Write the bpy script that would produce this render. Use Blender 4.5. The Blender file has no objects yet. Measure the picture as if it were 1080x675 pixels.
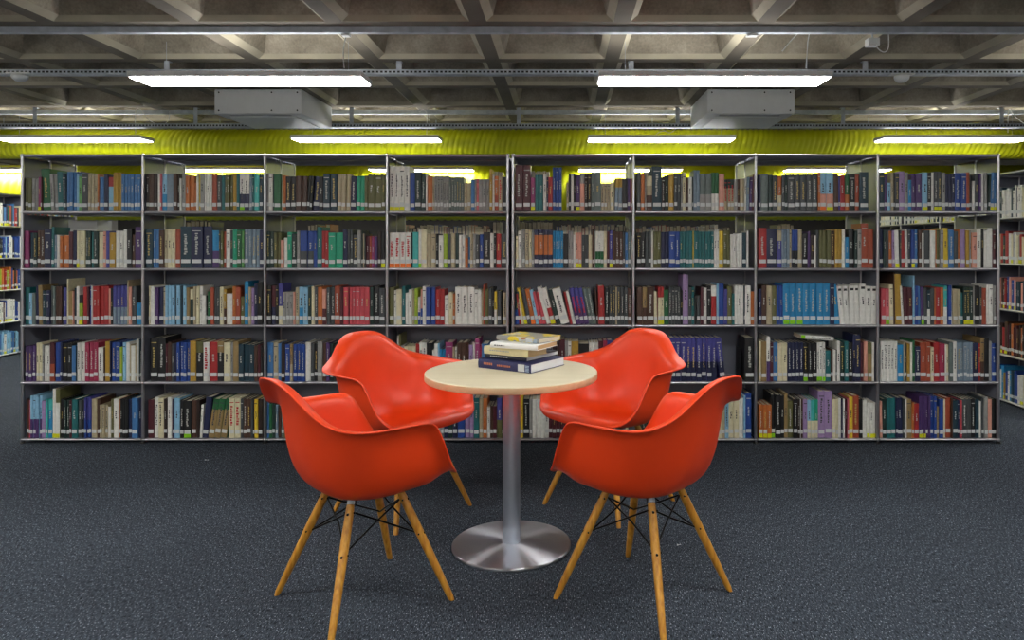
import bpy, math, random, re
from mathutils import Vector, Matrix
random.seed(7)
S = bpy.context.scene
COL = S.collection
F = 762.0; PX0, PY0 = 593.0, 258.0; EYE = 1.22
def XY(px, d): return (px - PX0) / F * d
# ------------------------------------------------------------------ materials
def srgb(h):
    c = [int(h[i:i+2], 16)/255 for i in (0, 2, 4)]
    return tuple(x/12.92 if x <= .04045 else ((x+.055)/1.055)**2.4 for x in c) + (1,)
def desat(h, f=.80):
    c = [int(h[i:i+2], 16) for i in (0, 2, 4)]; l = .3*c[0]+.55*c[1]+.15*c[2]
    return ''.join('%02x' % max(0, min(255, round(l+(x-l)*f))) for x in c)
def mat(name, hexc, rough=.5, metal=0, noise=0, scale=20, spec=.5, bump=0, **kw):
    m = bpy.data.materials.new(name); m.use_nodes = True
    nt = m.node_tree; b = nt.nodes['Principled BSDF']
    col = srgb(hexc)
    b.inputs['Base Color'].default_value = col
    b.inputs['Roughness'].default_value = rough; b.inputs['Metallic'].default_value = metal
    b.inputs['Specular IOR Level'].default_value = spec
    for k, v in kw.items(): b.inputs[k].default_value = v
    if noise or bump:
        tc = nt.nodes.new('ShaderNodeTexCoord'); n = nt.nodes.new('ShaderNodeTexNoise')
        n.inputs['Scale'].default_value = scale; n.inputs['Detail'].default_value = 6
        nt.links.new(tc.outputs['Object'], n.inputs['Vector'])
        if noise:
            r = nt.nodes.new('ShaderNodeValToRGB')
            r.color_ramp.elements[0].position = .3; r.color_ramp.elements[1].position = .7
            r.color_ramp.elements[0].color = tuple(c*(1-noise) for c in col[:3])+(1,)
            r.color_ramp.elements[1].color = tuple(min(1, c*(1+noise)) for c in col[:3])+(1,)
            nt.links.new(n.outputs['Fac'], r.inputs['Fac']); nt.links.new(r.outputs['Color'], b.inputs['Base Color'])
        if bump:
            bp = nt.nodes.new('ShaderNodeBump'); bp.inputs['Strength'].default_value = bump; bp.inputs['Distance'].default_value = .01
            nt.links.new(n.outputs['Fac'], bp.inputs['Height']); nt.links.new(bp.outputs['Normal'], b.inputs['Normal'])
    return m
PAL = dict(wh='d4d4cc', cr='cfc79c', be='a89a76', tn='8f7440', gr='8a8a86', dg='3c4245', bk='111214', nv='141d48', bl='123f9a',
  sb='2f6fb0', lb='78b2d6', cy='0a82c0', tl='0c6468', tq='2eb0aa', em='06a074', gn='12602f', dk='0f2f2a', ol='5c5c2c', lg='58a050',
  lm='8fb010', ye='d8b410', mu='b0861a', br='4a2c1c', db='2a1a14', rd='b01c1c', mr='501420', pk='d8606c', pp='4a2c6c', lv='9678ac',
  mg='962a68', sa='d88e78', bg='6c8496', gg='5c6c68', pb='3c3c94', dt='0b3444', ro='a63e1e', cp='cc3c48', cm='a82048')
PAL['or'] = 'c0601c'
NAME = dict(wh='white', cr='cream', be='beige', tn='tan', gr='grey', dg='dark grey', bk='black', nv='navy', bl='blue', sb='steel blue',
  lb='light blue', cy='bright blue', tl='teal', tq='turquoise', em='emerald green', gn='green', dk='dark green', ol='olive', lg='light green',
  lm='lime green', ye='yellow', mu='mustard', br='brown', db='dark brown', rd='red', mr='maroon', pk='pink', pp='purple', lv='lavender',
  mg='magenta', sa='salmon', bg='blue grey', gg='grey green', pb='violet blue', dt='dark teal', ro='rust', cp='coral red', cm='crimson')
NAME['or'] = 'orange'
BK = list(PAL)
BMATS = [mat('cover_'+NAME[k].replace(' ', '_'), desat(PAL[k]), .45, noise=.10, scale=60) for k in BK]
BI = {k: i for i, k in enumerate(BK)}
def addm(m): BMATS.append(m); return len(BMATS)-1
M_PAGE = addm(mat('book_pages', 'cfc6ae', .9, noise=.12, scale=150))
M_LAB = addm(mat('paper_label', 'c2c6c6', .7, noise=.03))
M_TY = addm(mat('yellow_tag', 'cfd000', .6)); M_TG = addm(mat('lime_tag', '7cc000', .6)); M_TO = addm(mat('orange_tag', 'e07020', .6))
M_PL = addm(mat('pale_print', 'a8aaa4', .6)); M_PD = addm(mat('dark_print', '3a3a40', .6)); M_PR = addm(mat('red_print', 'b01824', .6))
M_PG = addm(mat('gold_print', 'b09a58', .5))
chrome = mat('chrome', 'b8b8bc', .30, 1.0)
panel = mat('grey_lacquered_steel', '6b6e7a', .38, .0, noise=.04, scale=8)
black = mat('black_plastic', '0c0c0d', .5)
wire_m = mat('black_wire', '0a0a0b', .35, .6)
shell_m = mat('orange_red_plastic', 'e3400e', .41, noise=.01, scale=30, spec=.45)
def wood_leg():
    m = bpy.data.materials.new('golden_maple'); m.use_nodes = True; nt = m.node_tree; b = nt.nodes['Principled BSDF']
    tc = nt.nodes.new('ShaderNodeTexCoord'); mp = nt.nodes.new('ShaderNodeMapping'); mp.inputs['Scale'].default_value = (90, 90, 7)
    n = nt.nodes.new('ShaderNodeTexNoise'); n.inputs['Scale'].default_value = 1; n.inputs['Detail'].default_value = 5
    r = nt.nodes.new('ShaderNodeValToRGB'); r.color_ramp.elements[0].color = srgb('a86c1c'); r.color_ramp.elements[1].color = srgb('cf9838')
    r.color_ramp.elements[0].position = .3; r.color_ramp.elements[1].position = .7
    nt.links.new(tc.outputs['Object'], mp.inputs['Vector']); nt.links.new(mp.outputs['Vector'], n.inputs['Vector'])
    nt.links.new(n.outputs['Fac'], r.inputs['Fac']); nt.links.new(r.outputs['Color'], b.inputs['Base Color'])
    b.inputs['Roughness'].default_value = .38
    return m
legwood = wood_leg()
def wood_top(name, a, c):
    m = bpy.data.materials.new(name); m.use_nodes = True; nt = m.node_tree; b = nt.nodes['Principled BSDF']
    tc = nt.nodes.new('ShaderNodeTexCoord'); mp = nt.nodes.new('ShaderNodeMapping'); mp.inputs['Scale'].default_value = (5, 60, 60)
    mp.inputs['Rotation'].default_value = (0, 0, .5)
    n = nt.nodes.new('ShaderNodeTexNoise'); n.inputs['Scale'].default_value = 1; n.inputs['Detail'].default_value = 6
    r = nt.nodes.new('ShaderNodeValToRGB'); r.color_ramp.elements[0].color = srgb(a); r.color_ramp.elements[1].color = srgb(c)
    r.color_ramp.elements[0].position = .3; r.color_ramp.elements[1].position = .75
    nt.links.new(tc.outputs['Object'], mp.inputs['Vector']); nt.links.new(mp.outputs['Vector'], n.inputs['Vector'])
    nt.links.new(n.outputs['Fac'], r.inputs['Fac']); nt.links.new(r.outputs['Color'], b.inputs['Base Color'])
    b.inputs['Roughness'].default_value = .42
    return m
topwood = wood_top('pale_maple_laminate', 'cfc4a4', 'd9cfb2')
edgewood = wood_top('maple_edge_band', 'd0b68c', 'dcc49c')
steel = mat('brushed_steel_pole', 'c0c8d4', .42, 1.0, noise=.05, scale=3)
def base_steel():
    m = mat('spun_steel', 'c4c6cc', .33, 1.0, **{'Anisotropic': .9, 'Anisotropic Rotation': .25})
    nt = m.node_tree; t = nt.nodes.new('ShaderNodeTangent'); t.direction_type = 'RADIAL'; t.axis = 'Z'
    nt.links.new(t.outputs['Tangent'], nt.nodes['Principled BSDF'].inputs['Tangent'])
    return m
spun = base_steel()
galv = mat('galvanised_steel', 'b4bcc4', .5, .3, noise=.18, scale=14)
whitemetal = mat('white_enamel', 'e2e4e2', .45, noise=.02)
whiteplast = mat('white_plastic', 'dcdedc', .5)
yellow = mat('yellow_green_duct_fabric', 'ced40e', .5, noise=.06, scale=3)
def emis(name, s, c=(1, .985, .96)):
    m = bpy.data.materials.new(name); m.use_nodes = True; nt = m.node_tree; nt.nodes.clear()
    o = nt.nodes.new('ShaderNodeOutputMaterial'); e = nt.nodes.new('ShaderNodeEmission')
    e.inputs['Strength'].default_value = s; e.inputs['Color'].default_value = c+(1,)
    nt.links.new(e.outputs[0], o.inputs[0]); return m
LIGHT = emis('lamp_diffuser', 30.5)
UPLIGHT = emis('added_uplight_glow', 13.0)  # glow for the added strips on the lamp tops
def concrete():
    m = bpy.data.materials.new('board_marked_concrete'); m.use_nodes = True; nt = m.node_tree; b = nt.nodes['Principled BSDF']
    tc = nt.nodes.new('ShaderNodeTexCoord')
    n = nt.nodes.new('ShaderNodeTexNoise'); n.inputs['Scale'].default_value = 3.0; n.inputs['Detail'].default_value = 8; n.inputs['Roughness'].default_value = .65
    n2 = nt.nodes.new('ShaderNodeTexNoise'); n2.inputs['Scale'].default_value = 60; n2.inputs['Detail'].default_value = 4
    r = nt.nodes.new('ShaderNodeValToRGB'); r.color_ramp.elements[0].color = srgb('756d5e'); r.color_ramp.elements[1].color = srgb('b4ab98')
    r.color_ramp.elements[0].position = .3; r.color_ramp.elements[1].position = .72
    mx = nt.nodes.new('ShaderNodeMixRGB'); mx.blend_type = 'OVERLAY'; mx.inputs['Fac'].default_value = .35
    for k in (n, n2): nt.links.new(tc.outputs['Object'], k.inputs['Vector'])
    nt.links.new(n.outputs['Fac'], r.inputs['Fac']); nt.links.new(r.outputs['Color'], mx.inputs['Color1']); nt.links.new(n2.outputs['Fac'], mx.inputs['Color2'])
    nt.links.new(mx.outputs['Color'], b.inputs['Base Color']); b.inputs['Roughness'].default_value = .85
    bp = nt.nodes.new('ShaderNodeBump'); bp.inputs['Strength'].default_value = .25; bp.inputs['Distance'].default_value = .01
    nt.links.new(n2.outputs['Fac'], bp.inputs['Height']); nt.links.new(bp.outputs['Normal'], b.inputs['Normal'])
    return m
conc = concrete()
def carpet():
    m = bpy.data.materials.new('dark_flecked_carpet'); m.use_nodes = True; nt = m.node_tree; b = nt.nodes['Principled BSDF']
    tc = nt.nodes.new('ShaderNodeTexCoord')
    def noise(sc, mpv, det=2):
        mp = nt.nodes.new('ShaderNodeMapping'); mp.inputs['Scale'].default_value = mpv
        n = nt.nodes.new('ShaderNodeTexNoise'); n.inputs['Scale'].default_value = sc; n.inputs['Detail'].default_value = det
        nt.links.new(tc.outputs['Object'], mp.inputs['Vector']); nt.links.new(mp.outputs['Vector'], n.inputs['Vector']); return n
    a = noise(1, (300, 50, 1)); f = noise(1, (230, 110, 1), 1); g = noise(2.2, (1, 1, 1), 3)
    r = nt.nodes.new('ShaderNodeValToRGB'); r.color_ramp.elements[0].color = srgb('13171d'); r.color_ramp.elements[1].color = srgb('4c5560')
    r.color_ramp.elements[0].position = .34; r.color_ramp.elements[1].position = .72
    fr = nt.nodes.new('ShaderNodeValToRGB'); fr.color_ramp.elements[0].position = .65; fr.color_ramp.elements[1].position = .71
    gr = nt.nodes.new('ShaderNodeValToRGB'); gr.color_ramp.elements[0].color = (.82, .82, .82, 1); gr.color_ramp.elements[1].color = (1.12, 1.12, 1.12, 1)
    mx = nt.nodes.new('ShaderNodeMixRGB'); mx.inputs['Color2'].default_value = srgb('9ca4ae')
    ml = nt.nodes.new('ShaderNodeMixRGB'); ml.blend_type = 'MULTIPLY'; ml.inputs['Fac'].default_value = 1
    L = nt.links.new
    L(a.outputs['Fac'], r.inputs['Fac']); L(f.outputs['Fac'], fr.inputs['Fac']); L(g.outputs['Fac'], gr.inputs['Fac'])
    L(fr.outputs['Color'], mx.inputs['Fac']); L(r.outputs['Color'], mx.inputs['Color1'])
    L(mx.outputs['Color'], ml.inputs['Color1']); L(gr.outputs['Color'], ml.inputs['Color2']); L(ml.outputs['Color'], b.inputs['Base Color'])
    b.inputs['Roughness'].default_value = .95; b.inputs['Specular IOR Level'].default_value = .15
    bp = nt.nodes.new('ShaderNodeBump'); bp.inputs['Strength'].default_value = .5; bp.inputs['Distance'].default_value = .004
    L(a.outputs['Fac'], bp.inputs['Height']); L(bp.outputs['Normal'], b.inputs['Normal'])
    return m
carp = carpet()
wallp = mat('pale_grey_plaster', 'c4c2bc', .8, noise=.05, scale=2)
wallm = mat('dark_grey_plaster', '3c3a38', .8, noise=.08, scale=2)

# ------------------------------------------------------------------ mesh builder
class MB:
    def __init__(s): s.v = []; s.f = []; s.m = []; s.s = []
    def add(s, vs, fs, m=0, smooth=False, M=None):
        o = len(s.v)
        for p in vs:
            p = Vector(p)
            if M is not None: p = M @ p
            s.v.append(tuple(p))
        for f in fs: s.f.append(tuple(i+o for i in f)); s.m.append(m); s.s.append(smooth)
    def box(s, x0, y0, z0, x1, y1, z1, m=0, M=None):
        vs = [(x0,y0,z0),(x1,y0,z0),(x1,y1,z0),(x0,y1,z0),(x0,y0,z1),(x1,y0,z1),(x1,y1,z1),(x0,y1,z1)]
        s.add(vs, [(0,3,2,1),(4,5,6,7),(0,1,5,4),(1,2,6,5),(2,3,7,6),(3,0,4,7)], m, False, M)
    def bbox(s, x0, y0, z0, x1, y1, z1, b=.004, m=0, M=None):
        # box with chamfered edges
        vs = []; idx = {}
        X = (x0, x1); Y = (y0, y1); Z = (z0, z1)
        for i in (0, 1):
            for j in (0, 1):
                for k in (0, 1):
                    for a in range(3):
                        p = [X[i], Y[j], Z[k]]
                        for q, t in enumerate((i, j, k)):
                            if q != a: p[q] += b if t == 0 else -b
                        idx[(i, j, k, a)] = len(vs); vs.append(p)
        I = idx; fs = []
        for t in (0, 1):
            q = [I[(t,0,0,0)], I[(t,1,0,0)], I[(t,1,1,0)], I[(t,0,1,0)]]; fs.append(q if t else q[::-1])
            q = [I[(0,t,0,1)], I[(0,t,1,1)], I[(1,t,1,1)], I[(1,t,0,1)]]; fs.append(q if t else q[::-1])
            q = [I[(0,0,t,2)], I[(1,0,t,2)], I[(1,1,t,2)], I[(0,1,t,2)]]; fs.append(q if t else q[::-1])
        for i in (0, 1):
            for j in (0, 1):
                fs.append((I[(i,j,0,0)], I[(i,j,1,0)], I[(i,j,1,1)], I[(i,j,0,1)]))
                fs.append((I[(i,0,j,0)], I[(i,1,j,0)], I[(i,1,j,2)], I[(i,0,j,2)]))
                fs.append((I[(0,i,j,1)], I[(1,i,j,1)], I[(1,i,j,2)], I[(0,i,j,2)]))
                for k in (0, 1): fs.append((I[(i,j,k,0)], I[(i,j,k,1)], I[(i,j,k,2)]))
        s.add(vs, fs, m, False, M)
    def tube(s, a, b, r0, r1=None, n=12, m=0, caps=True):
        a = Vector(a); b = Vector(b); r1 = r0 if r1 is None else r1
        d = (b-a).normalized(); u = d.orthogonal().normalized(); w = d.cross(u)
        vs = []
        for c, r in ((a, r0), (b, r1)):
            for i in range(n):
                t = 2*math.pi*i/n; vs.append(c + u*math.cos(t)*r + w*math.sin(t)*r)
        s.add(vs, [(i, (i+1) % n, n+(i+1) % n, n+i) for i in range(n)], m, True)
        if caps: s.add(vs[:n], [tuple(range(n))[::-1]], m); s.add(vs[n:], [tuple(range(n))], m)
    def path(s, pts, r, n=8, m=0):
        pts = [Vector(p) for p in pts]; rings = []
        u = None
        for i, p in enumerate(pts):
            d = (pts[min(i+1, len(pts)-1)] - pts[max(i-1, 0)]).normalized()
            u = d.orthogonal().normalized() if u is None else (u - d*u.dot(d)).normalized()
            w = d.cross(u)
            rings.append([p + u*math.cos(2*math.pi*k/n)*r + w*math.sin(2*math.pi*k/n)*r for k in range(n)])
        vs = [q for rg in rings for q in rg]
        fs = [(i*n+k, i*n+(k+1) % n, (i+1)*n+(k+1) % n, (i+1)*n+k) for i in range(len(pts)-1) for k in range(n)]
        s.add(vs, fs, m, True)
        s.add(rings[0], [tuple(range(n))[::-1]], m); s.add(rings[-1], [tuple(range(n))], m)
    def lathe(s, prof, n=48, m=0, c=(0, 0, 0), smooth=True):
        vs = []
        for r, z in prof:
            for i in range(n):
                t = 2*math.pi*i/n; vs.append((c[0]+r*math.cos(t), c[1]+r*math.sin(t), c[2]+z))
        fs = [(j*n+i, j*n+(i+1) % n, (j+1)*n+(i+1) % n, (j+1)*n+i) for j in range(len(prof)-1) for i in range(n)]
        s.add(vs, fs, m, smooth)
    def ball(s, c, r, n=10, m=0):
        s.lathe([(max(1e-4, r*math.sin(math.pi*k/6)), -r*math.cos(math.pi*k/6)) for k in range(7)], n, m, c)
    def build(s, name, mats, parent=None, loc=None, rot=None):
        me = bpy.data.meshes.new(name); me.from_pydata(s.v, [], s.f)
        mats = mats if isinstance(mats, (list, tuple)) else [mats]
        used = sorted(set(s.m)) if len(mats) > 1 else [0]
        rm = {k: i for i, k in enumerate(used)}
        for k in used: me.materials.append(mats[k])
        me.polygons.foreach_set('material_index', [rm.get(k, 0) for k in s.m])
        me.polygons.foreach_set('use_smooth', s.s); me.update()
        o = bpy.data.objects.new(name, me); COL.objects.link(o)
        if parent: o.parent = parent
        if loc is not None: o.location = loc
        if rot is not None: o.rotation_euler = rot
        return o
def tag(o, label, cat, group=None, kind=None):
    o['label'] = label; o['category'] = cat
    if group: o['group'] = group
    if kind: o['kind'] = kind
    return o
def struct(o, label=None, cat=None):
    o['kind'] = 'structure'
    if label: o['label'] = label
    if cat: o['category'] = cat
    return o
def empty(name, loc, rz=0):
    o = bpy.data.objects.new(name, None); COL.objects.link(o); o.location = loc; o.rotation_euler = (0, 0, rz); o.empty_display_size = .1
    return o
def dup(root):
    r = root.copy(); COL.objects.link(r)
    for ch in list(root.children):
        c = ch.copy(); COL.objects.link(c); c.parent = r
        for g in list(ch.children):
            d = g.copy(); COL.objects.link(d); d.parent = c
    return r
# ------------------------------------------------------------------ room
RX0, RX1, RY0, RY1 = -9.6, 7.4, -4.6, 15.6
b = MB(); b.box(RX0, RY0, -.1, RX1, RY1, 0); struct(b.build('floor', carp), 'dark blue-grey flecked carpet floor', 'floor')
SOF = 2.60; TOPZ = 3.0; P = .892; RW = .105
xs = [-.522 + P*k for k in range(-11, 10)]; ys = [4.52 + .9*k for k in range(-11, 14)]
b = MB()
TIN = .125; TH = .30
def q(a, c, d, e, m=0): b.add([a, c, d, e], [(0, 1, 2, 3)], m)
for i in range(len(xs)-1):
    for j in range(len(ys)-1):
        x0, x1 = xs[i]+RW/2, xs[i+1]-RW/2; y0, y1 = ys[j]+RW/2, ys[j+1]-RW/2
        # three-level coffer: small lip then slope
        L0 = [(x0,y0,SOF),(x1,y0,SOF),(x1,y1,SOF),(x0,y1,SOF)]
        t = .045; u = .018; L1 = [(x0+t,y0+u,SOF+.034),(x1-t,y0+u,SOF+.034),(x1-t,y1-u,SOF+.034),(x0+t,y1-u,SOF+.034)]
        t = TIN; L2 = [(x0+t,y0+t,SOF+TH),(x1-t,y0+t,SOF+TH),(x1-t,y1-t,SOF+TH),(x0+t,y1-t,SOF+TH)]
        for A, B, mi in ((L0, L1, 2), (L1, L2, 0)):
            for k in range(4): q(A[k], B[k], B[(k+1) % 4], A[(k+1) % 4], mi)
        b.add(L2, [(3, 2, 1, 0)])
for x in xs: b.add([(x-RW/2, ys[0]-RW/2, SOF), (x-RW/2, ys[-1]+RW/2, SOF), (x+RW/2, ys[-1]+RW/2, SOF), (x+RW/2, ys[0]-RW/2, SOF)], [(0, 1, 2, 3)], 1)
for i in range(len(xs)-1):
    for y in ys: b.add([(xs[i]+RW/2, y-RW/2, SOF), (xs[i]+RW/2, y+RW/2, SOF), (xs[i+1]-RW/2, y+RW/2, SOF), (xs[i+1]-RW/2, y-RW/2, SOF)], [(0, 1, 2, 3)], 1)
b.box(xs[0]-.3, ys[0]-.3, SOF+TH+.002, xs[-1]+.3, ys[-1]+.3, TOPZ+.1)
struct(b.build('ceiling', [conc, mat('rib_soffit_concrete', '6c6558', .85, noise=.15, scale=4), mat('pale_concrete_arris', 'aea690', .8, noise=.12, scale=5)]), 'coffered concrete waffle ceiling', 'ceiling')  # coffer bevels get a paler concrete: lamplight on them painted into the colour
for nm, bx in (('wall_left', (RX0-.1, RY0, 0, RX0, RY1, TOPZ)), ('wall_right', (RX1, RY0, 0, RX1+.1, RY1, TOPZ)),
               ('wall_back', (RX0, RY1, 0, RX1, RY1+.1, TOPZ)), ('wall_front', (RX0, RY0-.1, 0, RX1, RY0, TOPZ))):
    b = MB(); b.box(*bx); struct(b.build(nm, wallm if nm == 'wall_back' else wallp), 'dark grey wall', 'wall')
# ------------------------------------------------------------------ lamps
def make_lamp():
    t = empty('ceiling_lamp', (0, 0, 0))
    b = MB(); L, W, H = 1.5, .27, .034
    # housing: frame ring with inner channel
    b.box(0, 0, 0, L, .012, H); b.box(0, W-.012, 0, L, W, H); b.box(0, .012, 0, .012, W-.012, H); b.box(L-.012, .012, 0, L, W-.012, H)
    b.box(.012, .012, .012, L-.012, W-.012, .024)
    b.build('housing', whitemetal, t)
    b = MB(); b.box(.0125, .0125, -.009, L-.0125, W-.0125, .0115); b.build('diffuser', LIGHT, t)
    b = MB(); b.box(.06, .13, .0245, L-.06, W-.03, .033); b.build('added_uplight_strip', UPLIGHT, t)  # emissive strip added on top of the lamp to brighten the ceiling
    b = MB()
    for x in (.18, L-.12):
        b.tube((x, W/2, .033), (x, W/2, .259), .0012, n=6)
        b.tube((x, W/2, .033), (x, W/2, .05), .008, n=8)
    b.build('suspension_wire', galv, t)
    return t
LZ = 2.30
rows_y = [-3.9, -1.07, 1.78, 4.63, 7.33, 10.36, 13.2]
colsx = [-8.85, -5.82, -2.79, .235, 3.24]
lamp0 = make_lamp(); first = True
SEEN = {(4.63, 2): 'at the top left, in the front row above the bookshelf', (4.63, 3): 'at the top right, in the front row above the bookshelf',
        (7.33, 1): 'against the yellow duct, leftmost of its row', (7.33, 2): 'against the yellow duct, left of centre',
        (7.33, 3): 'against the yellow duct, right of centre', (7.33, 4): 'against the yellow duct, rightmost of its row',
        (10.36, 0): 'seen past the left end of the bookshelf', (10.36, 1): 'seen through the top shelf of the second bay',
        (10.36, 2): 'seen through the top shelf of the third and fourth bays', (10.36, 3): 'seen through the top shelf just right of centre',
        (10.36, 4): 'seen through the top shelf of the two rightmost bays'}
for ry in rows_y:
    for ci, cx in enumerate(colsx):
        o = lamp0 if first else dup(lamp0); first = False
        o.location = (cx + (.03 if ry == 7.33 else 0), ry, LZ)
        w_ = SEEN.get((ry, ci)); vis = w_ is not None
        tag(o, 'long white ceiling lamp ' + w_ if vis else 'long white suspended ceiling lamp hidden from view or outside the picture', 'ceiling lamp', 'suspended ceiling lamps')
# ------------------------------------------------------------------ struts, trays, duct
def rail(name, y, z, h, w, label, cat, brack=(), lip=True, ceilz=SOF, holes=False):
    b = MB(); t = .003
    b.box(RX0+.05, y, z, RX1-.05, y+t, z+h); b.box(RX0+.05, y+w-t, z, RX1-.05, y+w, z+h)
    if lip: b.box(RX0+.05, y+t, z, RX1-.05, y+w-t, z+t)
    r = b.build(name, galv)
    if holes:
        b = MB(); x = RX0+.08
        while x < RX1-.1:
            b.box(x, y-.0015, z+h*.3, x+.018, y+.0005, z+h*.7); x += .032
        b.build('slot_row', black, r)
    for x in brack:
        b = MB(); b.box(x-.02, y+w*.3, z+h, x+.02, y+w*.3+.004, ceilz); b.box(x-.02, y+w*.3, ceilz-.004, x+.02, y+w*.3+.05, ceilz)
        b.box(x-.02, y+w*.1, z+h, x+.02, y+w*.9, z+h+.004)
        b.build('hanger_bracket', galv, r)
    tag(r, label, cat)
    return r
rail('strut_channel', 4.56, SOF-.041, .0405, .041, 'galvanised steel channel across the ceiling above the front lamps', 'steel channel')
rail('strut_channel', 7.40, SOF-.041, .0405, .041, 'thin galvanised steel channel along the ceiling above the lamps near the duct', 'steel channel')
hx = [XY(p, 5.4) for p in (174, 420, 666, 914)]
rail('cable_tray', 5.40, 2.495, .035, .075, 'slotted steel cable tray just behind the front row of lamps', 'cable tray', brack=[hx[0]-1.75]+hx+[hx[3]+1.75], holes=True)
rail('cable_tray', 7.245, 2.395, .04, .075, 'slotted steel cable tray close above the yellow duct', 'cable tray', brack=[XY(p, 7.245) for p in (35, 205, 370, 547, 715, 890, 1058)], holes=True)
def duct(y, z, r, pitch, label):
    b = MB(); n = 28; x = RX0+.02; k = 0; rings = []
    while x < RX1-.02:
        for dx, rr in ((0, r), (pitch*.3, r-.004), (pitch*.5, r-.012), (pitch*.7, r-.004)):
            rings.append((x+dx, rr, dx/pitch))
        x += pitch
    vs = []
    for (xx, rr, ph) in rings:
        for i in range(n):
            t = 2*math.pi*i/n; vs.append((xx + pitch*.6*math.cos(t), y+rr*math.sin(t)*1.0, z+rr*math.cos(t)))
    fs = [(j*n+i, (j+1)*n+i, (j+1)*n+(i+1) % n, j*n+(i+1) % n) for j in range(len(rings)-1) for i in range(n)]
    b.add(vs, fs, 0, True)
    o = b.build('air_duct', yellow)
    b = MB()
    for k in range(7):
        xx = RX0+1+k*2.4
        b.tube((xx, y, z+r-.005), (xx, y, SOF+.03), .004, n=6)
    b.build('hanging_rod', galv, o)
    return tag(o, label, 'air duct')
duct(8.02, 2.335, .163, .057, 'yellow-green corrugated duct running across just above the bookshelf')
duct(10.96, 2.005, .42, .11, 'large yellow-green duct farther back, seen through the top shelves')
# air conditioning boxes
def ac(px0, label):
    x0 = XY(px0, 6.4); x1 = x0 + .775; t = empty('air_conditioner', ((x0+x1)/2, 6.82, 2.38))
    b = MB(); w = .3875; dd = .42
    b.bbox(-w, -dd, 0, w, dd, .218, .006); b.build('casing', whitemetal, t)
    b = MB(); b.bbox(-.30, -.31, -.012, .30, .31, -.0005, .004); b.build('intake_panel', whitemetal, t)
    b = MB()
    for s in (-1, 1): b.box(-.27, s*.36-.02, -.006, .27, s*.36+.02, -.0005)
    b.build('air_outlet', mat('grey_flap', 'a8abae', .5), t)
    b = MB()
    for x in (-w+.04, w-.04, 0.12):
        for z in (.03, .19): b.tube((x, -dd-.003, z), (x, -dd+.001, z), .007, n=10)
    b.build('screw', black, t)
    return tag(t, label, 'air conditioner', 'ceiling air conditioning units')
ac(226, 'white ceiling air conditioning box hanging behind the left front lamp')
ac(746, 'white ceiling air conditioning box hanging behind the right front lamp')
def at(px, py, d): return Vector((XY(px, d), d, EYE + (PY0-py)/F*d))
# small ceiling equipment
def cable(pts, d, label, r=.0035):
    P3 = [at(x, y, d) for x, y in pts]; out = []
    for i in range(len(P3)-1):
        p0 = P3[max(i-1, 0)]; p1 = P3[i]; p2 = P3[i+1]; p3 = P3[min(i+2, len(P3)-1)]
        for k in range(6):
            t = k/6; out.append(.5*((2*p1)+(p2-p0)*t+(2*p0-5*p1+4*p2-p3)*t*t+(3*p1-p0-3*p2+p3)*t**3))
    out.append(P3[-1]); b = MB(); b.path(out, r); return tag(b.build('cable', whiteplast), label, 'cable')
cable([(143, 140), (143, 117), (149, 116), (157, 126), (168, 132), (177, 128), (179, 117)], 7.36, 'white cable looping above the far left duct lamp')
cable([(850, 72), (852, 45), (853, 34), (845, 33), (835, 42), (825, 54)], 4.62, 'white cable rising from the right front lamp')
cable([(937, 32), (937, 50), (932, 55), (925, 50), (925, 45)], 4.62, 'short white cable looping from the junction box at upper right')
cable([(1063, 140), (1064, 116), (1070, 122), (1080, 130), (1090, 130)], 7.36, 'white cable above the far right duct lamp')
cable([(450, 142), (450, 120), (446, 116), (442, 118)], 7.36, 'white cable above the centre left duct lamp')
cable([(690, 146), (693, 141), (700, 138), (707, 140), (714, 135)], 7.31, 'white cable above the centre right duct lamp')
cable([(363, 72), (362, 55), (365, 38), (368, 32)], 4.62, 'white cable rising from the left front lamp')
def smallbox(name, px, py, d, w, h, dp, label, cat):
    c = at(px, py, d); b = MB(); b.bbox(-w/2, -dp/2, -h/2, w/2, dp/2, h/2, .003); o = b.build(name, whiteplast, None, c)
    b = MB(); b.bbox(-w/2+.008, -dp/2-.004, -h/2+.008, w/2-.008, -dp/2-.0005, h/2-.008, .001); b.build('cover_plate', whitemetal, o)
    b = MB(); b.tube((0, 0, h/2), (0, 0, SOF-c.z+.0), .006, n=8); b.build('mounting_stem', galv, o)
    return tag(o, label, cat)
smallbox('junction_box', 920, 45, 4.7, .075, .05, .06, 'white junction box on the ceiling at upper right', 'junction box')
smallbox('junction_box', 922, 107, 7.2, .10, .05, .06, 'small white box on the thin ceiling channel, right of the right air conditioner', 'junction box')
smallbox('junction_box', 365, 37.5, 4.58, .05, .012, .05, 'flat white cable rose above the left front lamp', 'junction box')
smallbox('junction_box', 793, 37.5, 4.58, .07, .012, .05, 'flat white cable rose above the right front lamp', 'junction box')
def sensor(px, py, d, label):
    c = at(px, py, d); b = MB()
    b.lathe([(.0001, -.035), (.03, -.033), (.05, -.015), (.055, 0), (.055, .012), (.03, .02), (.0001, .02)], 20)
    o = b.build('smoke_detector', whiteplast, None, c)
    b = MB(); b.bbox(-.09, -.03, .02, .09, .03, .03, .003); b.build('base_plate', whiteplast, o)
    return tag(o, label, 'smoke detector')
sensor(21, 81, 5.42, 'round white smoke detector under the cable tray at far left')
sensor(951, 82, 5.42, 'round white smoke detector under the cable tray at right')

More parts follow.
